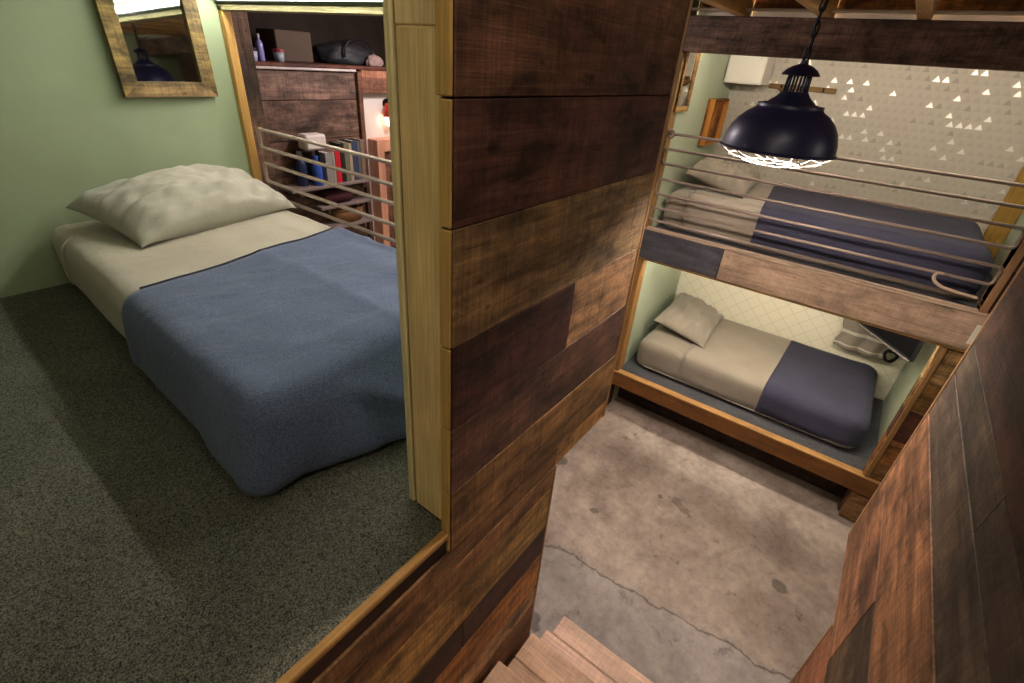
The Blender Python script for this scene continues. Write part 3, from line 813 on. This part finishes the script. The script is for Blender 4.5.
# pale strap hung over the lowest rod
bm = bmesh.new()
pts = smoothpath([(XR-.019, -.645, Z(-.952)), (XR-.02, -.60, Z(-.950)), (XR-.02, -.54, Z(-.946)), (XR-.02, -.48, Z(-.938)), (XR-.02, -.44, Z(-.918)), (XR-.019, -.425, Z(-.89)), (XR-.018, -.435, Z(-.868)), (XR-.018, -.46, Z(-.868))], 6)
tube(bm, pts, .0085, 8)
o = tag(obj('strap', bm, plain('pale_cord', '#b39a84', .7), None, True), 'pale cord looped over the lowest rod of the upper bunk rail', 'cord')

# things inside the upper bunk
t = thing('wall_box', 'white square box high on the wallpaper in the upper bunk corner', 'box', V(XW, 1.008, -.045))
bm = bmesh.new(); box(bm, (-.275, -.0, 0), (-.003, .285, .26), None, .006); obj('casing', bm, WHITE, t)
bm = bmesh.new(); box(bm, (-.281, .012, .012), (-.2755, .273, .248), None, .003); obj('front_cover', bm, plain('white_cover', '#e0dcd2', .5), t)
mirror('wall_mirror', 'small mirror in a yellow lit wood frame inside the upper bunk', V(3.655, YL-.002, -.235), (0, 0, 0), .25, .40, .032, .022, WX, ('#a5824a', '#8a6535'))
t = thing('wall_niche_shelf', 'small orange wood box shelf on the end wall above upper pillow', 'shelf', V(4.46, YL-.002, -.50))
bm = bmesh.new(); box(bm, (-.20, -.018, 0), (.20, 0, .34), '#a5672a', .002, seed=.2); obj('back_board', bm, WZ, t)
for x0 in (-.20, .18):
    bm = bmesh.new(); box(bm, (x0, -.055, 0), (x0+.02, -.0185, .34), '#b87a36', .002); obj('side_board', bm, PZ, t)
bm = bmesh.new(); box(bm, (-.178, -.055, .0), (.178, -.0185, .018), '#b87a36', .002); obj('bottom_board', bm, PX, t)
bm = bmesh.new(); box(bm, (-.178, -.055, .322), (.178, -.0185, .34), '#7a4c22', .002); obj('top_board', bm, PX, t)
t = thing('hook_rail', 'thin wooden hook rail on the wallpaper right of the white box', 'rail', V(XW, .78, -.06))
bm = bmesh.new(); box(bm, (-.024, -.26, 0), (-.002, .22, .035), '#7d6238', .003); obj('rail_board', bm, PY, t)
for yy in (-.18, -.02, .12):
    bm = bmesh.new(); tube(bm, smoothpath([(-.025, yy, .018), (-.06, yy, .012), (-.065, yy, .035)], 5), .005, 6); obj('hook', bm, CHAIN, t, True)
bm = bmesh.new()
for (a, b2) in (((-.03, .06, -.002), (-.03, .13, -.002)),): pass
v = [bm.verts.new(p) for p in ((-.026, .04, -.001), (-.026, .15, -.001), (-.026, .08, -.05), (-.004, .04, -.001), (-.004, .15, -.001), (-.004, .08, -.05))]
for f in ((0, 1, 2), (5, 4, 3), (0, 3, 4, 1), (1, 4, 5, 2), (2, 5, 3, 0)): bm.faces.new([v[k] for k in f])
paint(bm, bm.faces, '#7d5528'); obj('bracket', bm, PY, t)
t = tag(lump('hanging_cap', V(XW-.075, .99, -.33), (.04, .075, .11), plain('grey_felt', '#7b7670', .9), 2.2), 'small grey cloth cap hanging on the wallpaper behind the pendant lamp', 'cap')
bm = bmesh.new(); tube(bm, [(0, .0, .12), (.03, 0, .165), (.07, 0, .18)], .006, 6); obj('peg', bm, CHAIN, t, True)

# things inside the lower bunk: television on an arm, towel, cable
Rz = math.atan2(.36, .47)
t = thing('television', 'slim black television angled under the upper bunk above the towel', 'television', V(3.90, -.59, -1.592), (0, 0, Rz))
bm = bmesh.new(); box(bm, (0, -.03, 0), (.58, .0, .315), None, .006); obj('casing', bm, plain('black_plastic', '#141318', .35), t)
bm = bmesh.new(); box(bm, (.014, .0005, .024), (.566, .003, .302), None, .001); obj('screen', bm, plain('dark_screen', '#0a090d', .5, 0, .1), t)
bm = bmesh.new(); box(bm, (.01, .001, -.004), (.57, .012, .014), None, .003); obj('lower_bezel', bm, plain('bezel_highlight', '#b9b6b8', .25, .9), t)  # pale silver paints in the highlight along the bezel
bm = bmesh.new(); box(bm, (.23, -.06, .1), (.35, -.031, .22), None, .004); tube(bm, [(.29, -.06, .16), (.30, -.14, .16), (.22, -.2, .16)], .014, 8); obj('wall_arm', bm, CHAIN, t)
# towel hung over a bar
t = thing('towel', 'grey hanging towel with pale stripes on the lower bunk wallpaper', 'towel', V(XW, -.36, -1.66))
bm = bmesh.new(); lay = layer(bm); n = 28; mm = 22; g = {}
for i in range(n+1):
    for j in range(mm+1):
        y = -.19 + .38*i/n; s = j/mm
        x = -.085 + .018*math.sin(i*.55) * (.3+.7*s) - .03*s
        z = .03*(1-s)**8 - .29*s
        g[i, j] = bm.verts.new((x, y + .012*math.sin(j*.4), z))
for i in range(n):
    for j in range(mm):
        f = bm.faces.new((g[i, j], g[i+1, j], g[i+1, j+1], g[i, j+1])); paint(bm, [f], '#c9c2b4' if j in (10, 11, 19) else '#8d8378', .2)
mt, nt, b = newmat('towel_cloth'); at = N(nt, 'ShaderNodeAttribute', attribute_name='bc')
tn = noise_(nt, coords(nt), 300, 2); L(nt, mixc(nt, 1.0, at.outputs['Color'], ramp(nt, tn, [(.3, .8), (.7, 1.15)]), 'MULTIPLY'), b.inputs['Base Color']); b.inputs['Roughness'].default_value = 1; bump(nt, b, tn, .5, .01)
o = solid(obj('towel_cloth', bm, mt, t, True), .022)
t = thing('towel_bar', 'thin metal towel bar holding the grey towel in lower bunk', 'rail', V(XW, -.36, -1.66))
bm = bmesh.new(); tube(bm, [(-.075, -.23, .022), (-.075, .23, .022)], .006, 8); obj('bar', bm, CHAIN, t, True)
for yy in (-.22, .22):
    bm = bmesh.new(); tube(bm, [(-.075, yy, .022), (-.003, yy, .022)], .006, 8); obj('bracket', bm, CHAIN, t, True)
bm = bmesh.new()
pts = []
for k in range(64):
    a = k/64*2*PI*3.4; r = .042 + .004*math.sin(k*.9)
    pts.append((4.52 + .02*math.sin(k*.7), -.555 + r*math.cos(a), Z(-1.84) + r*1.05*math.sin(a)))
pts += smoothpath([pts[-1], (4.5, -.60, Z(-1.75)), (4.42, -.56, Z(-1.60)), (4.3, -.50, Z(-1.45))], 6)
tube(bm, pts, .009, 6); tag(obj('power_cable', bm, CHAIN, None, True), 'coiled black cable hanging below the television beside the towel', 'cable')

# ------------------------------------------------------------------ pendant lamp
px, py, pz = 2.19, .366, -.232
t = thing('pendant_lamp', 'black dome pendant lamp with wire cage on a chain', 'lamp', V(px, py, pz))
bm = bmesh.new()
lathe(bm, [(.207, 0), (.207, .006), (.200, .010), (.196, .04), (.184, .075), (.165, .105), (.140, .128), (.115, .143), (.112, .150), (.112, .158), (.080, .163)], 56)
auto(obj('lamp_shade', bm, LAMPBLK, t), 50)
bm = bmesh.new(); lathe(bm, [(.200, .002), (.190, .036), (.178, .070), (.158, .100), (.133, .122), (.10, .139), (.0, .147)], 56); obj('inner_reflector', bm, LAMPIN, t, True)
bm = bmesh.new(); lathe(bm, [(.082, .1625), (.074, .170), (.058, .182), (.048, .194), (.045, .200), (.0, .200)], 40); auto(obj('neck', bm, LAMPBLK, t), 50)
bm = bmesh.new()
for k in range(10):
    a = 2*PI*k/10; tube(bm, [(.038*math.cos(a), .038*math.sin(a), .1995), (.036*math.cos(a), .036*math.sin(a), .253)], .0045, 6)
obj('vent_bars', bm, LAMPBLK, t, True)
bm = bmesh.new(); lathe(bm, [(0, .251), (.060, .251), (.064, .254), (.052, .268), (.034, .280), (.014, .288), (.012, .30), (0, .30)], 40); auto(obj('top_cap', bm, LAMPBLK, t), 50)
bm = bmesh.new()
for r, z in ((.165, -.030), (.10, -.048), (.045, -.054)):
    tube(bm, [(r*math.cos(2*PI*k/40), r*math.sin(2*PI*k/40), z) for k in range(40)], .0022, 6, True)
for k in range(12):
    a = 2*PI*k/12; b2 = a + .26
    tube(bm, [(.206*math.cos(a), .206*math.sin(a), .0), (.165*math.cos(b2), .165*math.sin(b2), -.030), (.10*math.cos(a), .10*math.sin(a), -.048), (.045*math.cos(b2), .045*math.sin(b2), -.054)], .0022, 6)
obj('wire_cage', bm, CAGE, t, True)
bm = bmesh.new(); lathe(bm, [(0, .108), (.016, .108), (.018, .145), (0, .14)], 20); obj('lamp_socket', bm, CHAIN, t, True)
bm = bmesh.new(); bmesh.ops.create_uvsphere(bm, u_segments=24, v_segments=16, radius=.036)
for v in bm.verts: v.co.z += .074
obj('bulb', bm, glow('warm_bulb', (1.0, .84, .72), 1000), t, True)
bm = bmesh.new(); z = .295; k = 0
while z < .66:
    ax = k % 2; pts = []
    for q in range(14):
        a = 2*PI*q/14; d = .009*math.cos(a); h = .019*math.sin(a) + (.007 if math.sin(a) > 0 else -.007)
        pts.append((d if ax else 0, 0 if ax else d, z+.02+h))
    tube(bm, pts, .0034, 6, True); z += .0375; k += 1
obj('chain', bm, CHAIN, t, True)
bm = bmesh.new(); tube(bm, smoothpath([(.006*math.sin(k*1.9),   .006*math.cos(k*1.9), .295+.0375*k) for k in range(11)], 4), .0035, 6); obj('power_cord', bm, CHAIN, t, True)
bm = bmesh.new(); lathe(bm, [(0, .665), (.05, .665), (.045, .685), (0, .689)], 24); obj('ceiling_rose', bm, CHAIN, t, True)

# ------------------------------------------------------------------ roof over the passage: rafters, boards, white panels
for k, y in enumerate([1.88, 1.44, 1.0, .56, .12, -.32, -.76, -1.2, -1.64]):
    bm = bmesh.new(); wbox(bm, 1.6, 4.9, y-.03, y+.03, .308, .46, '#dcb47c', .004)
    struct('trim_%d' % (30+k), bm, PX)
bm = bmesh.new()
for k in range(20): wbox(bm, 1.3, 4.95, -2.6+.35*k, -2.6+.35*k+.346, .46, .49, ['#b07a48', '#9c683c', '#b5844c', '#8a5c38'][k % 4], .002)
struct('ceiling', bm, WX)
bm = bmesh.new(); wbox(bm, XB+.12, XB+.14, -2.6, 3.3, .30, .348, None, 0)
struct('wall_above_beam', bm, WHITE)
bm = bmesh.new(); wbox(bm, XB+.11, XB+.14, -2.6, 3.3, .349, .459, '#b8804e', .002)
struct('trim_26', bm, WY)
bm = bmesh.new(); wbox(bm, XB-.03, XB+.0, -2.6, 3.3, .33, .344, '#ece6da', .002)
struct('trim_24', bm, WHITE)
bm = bmesh.new(); wbox(bm, -2.1, 1.3, -2.7, .62, 1.3, 1.36, None, 0); wbox(bm, 1.26, 1.3, -2.7, .62, .46, 1.3, None, 0)
struct('ceiling_stair', bm, WHITE)
bm = bmesh.new(); wbox(bm, -2.1, 1.54, .62, 3.12, .72, .78, None, 0)
struct('ceiling_loft', bm, GREEN)

# ------------------------------------------------------------------ light strips, lamps and added fill lights
def strip(name, label, a, b, col, s, r=.012):
    t = thing(name, label, 'light', (0, 0, 0))
    bm = bmesh.new(); tube(bm, [a, b], r, 10); obj('glowing_tube', bm, glow(name+'_glow_'+str(s), col, s), t, True)
    A, B = Vector(a), Vector(b)
    for p in (A, B):
        bm = bmesh.new(); d = (B-A).normalized()*.012
        tube(bm, [p-d, p+d], r*1.35, 10); obj('end_cap', bm, CAPW, t, True)
    return t
LS = strip('light_strip', 'glowing white light strip above the loft bed opening', (1.422, 2.97, Z(.172)), (1.422, .80, Z(.172)), (1.0, .96, .84), 50, .011)
bm = bmesh.new()
wbox(bm, 1.440, 1.4495, .77, 2.985, .150, .195, None, .001); wbox(bm, 1.431, 1.4405, .77, 2.985, .148, .1515, None, 0)
obj('strip_light_shield', bm, CAPW, LS)  # added shield that keeps the strip's light off the header trim
strip('light_strip', 'hidden light strip behind the upper bunk beam', (XB+.118, 1.24, Z(.135)), (XB+.118, -.78, Z(.135)), (1.0, .90, .74), 42, .012)
strip('light_strip', 'hidden light strip under the upper bunk front', (XB+.075, 1.2, Z(-1.155)), (XB+.075, -.6, Z(-1.155)), (1.0, .93, .76), 60, .012)

def point(name, loc, col, e, r):
    l = bpy.data.lights.new(name, 'POINT'); l.color = col; l.energy = e; l.shadow_soft_size = r
    o = bpy.data.objects.new(name, l); C.objects.link(o); o.location = loc; return o
point('stair_fill_light', V(-1.3, .15, .95), (1.0, .86, .66), 13, .12)  # added fill without a fixture, lights the end post from behind the camera
point('stairwell_fill_light', V(.40, -.26, .95), (1.0, .84, .72), 9, .10)  # added fill without a fixture, brightens the left plank wall
point('passage_lamp', V(2.6, 2.5, .25), (1.0, .88, .90), 26, .10)
point('far_side_lamp', V(2.3, -1.9, .25), (1.0, .9, .8), 6, .10)

w = bpy.data.worlds.new('room_air'); bpy.context.scene.world = w; w.use_nodes = True
w.node_tree.nodes['Background'].inputs[0].default_value = (.5, .45, .6, 1); w.node_tree.nodes['Background'].inputs[1].default_value = .04

# ------------------------------------------------------------------ camera
R = [[0.60381, -0.79409, 0.06948], [-0.36786, -0.35492, -0.85948], [0.70717, 0.4934, -0.50642]]
cam = bpy.data.cameras.new('camera'); cam.sensor_width = 36; cam.lens = 480/1024*36; cam.clip_start = .02
co = bpy.data.objects.new('camera', cam); C.objects.link(co)
M = Matrix.Identity(4)
for i in range(3):
    M[i][0] = R[0][i]; M[i][1] = -R[1][i]; M[i][2] = -R[2][i]
M[2][3] = H
co.matrix_world = M
sc = bpy.context.scene; sc.camera = co
sc.view_settings.view_transform = 'Standard'; sc.view_settings.look = 'None'
sc.view_settings.gamma = 1; sc.view_settings.use_curve_mapping = False; sc.view_settings.exposure = 1.0
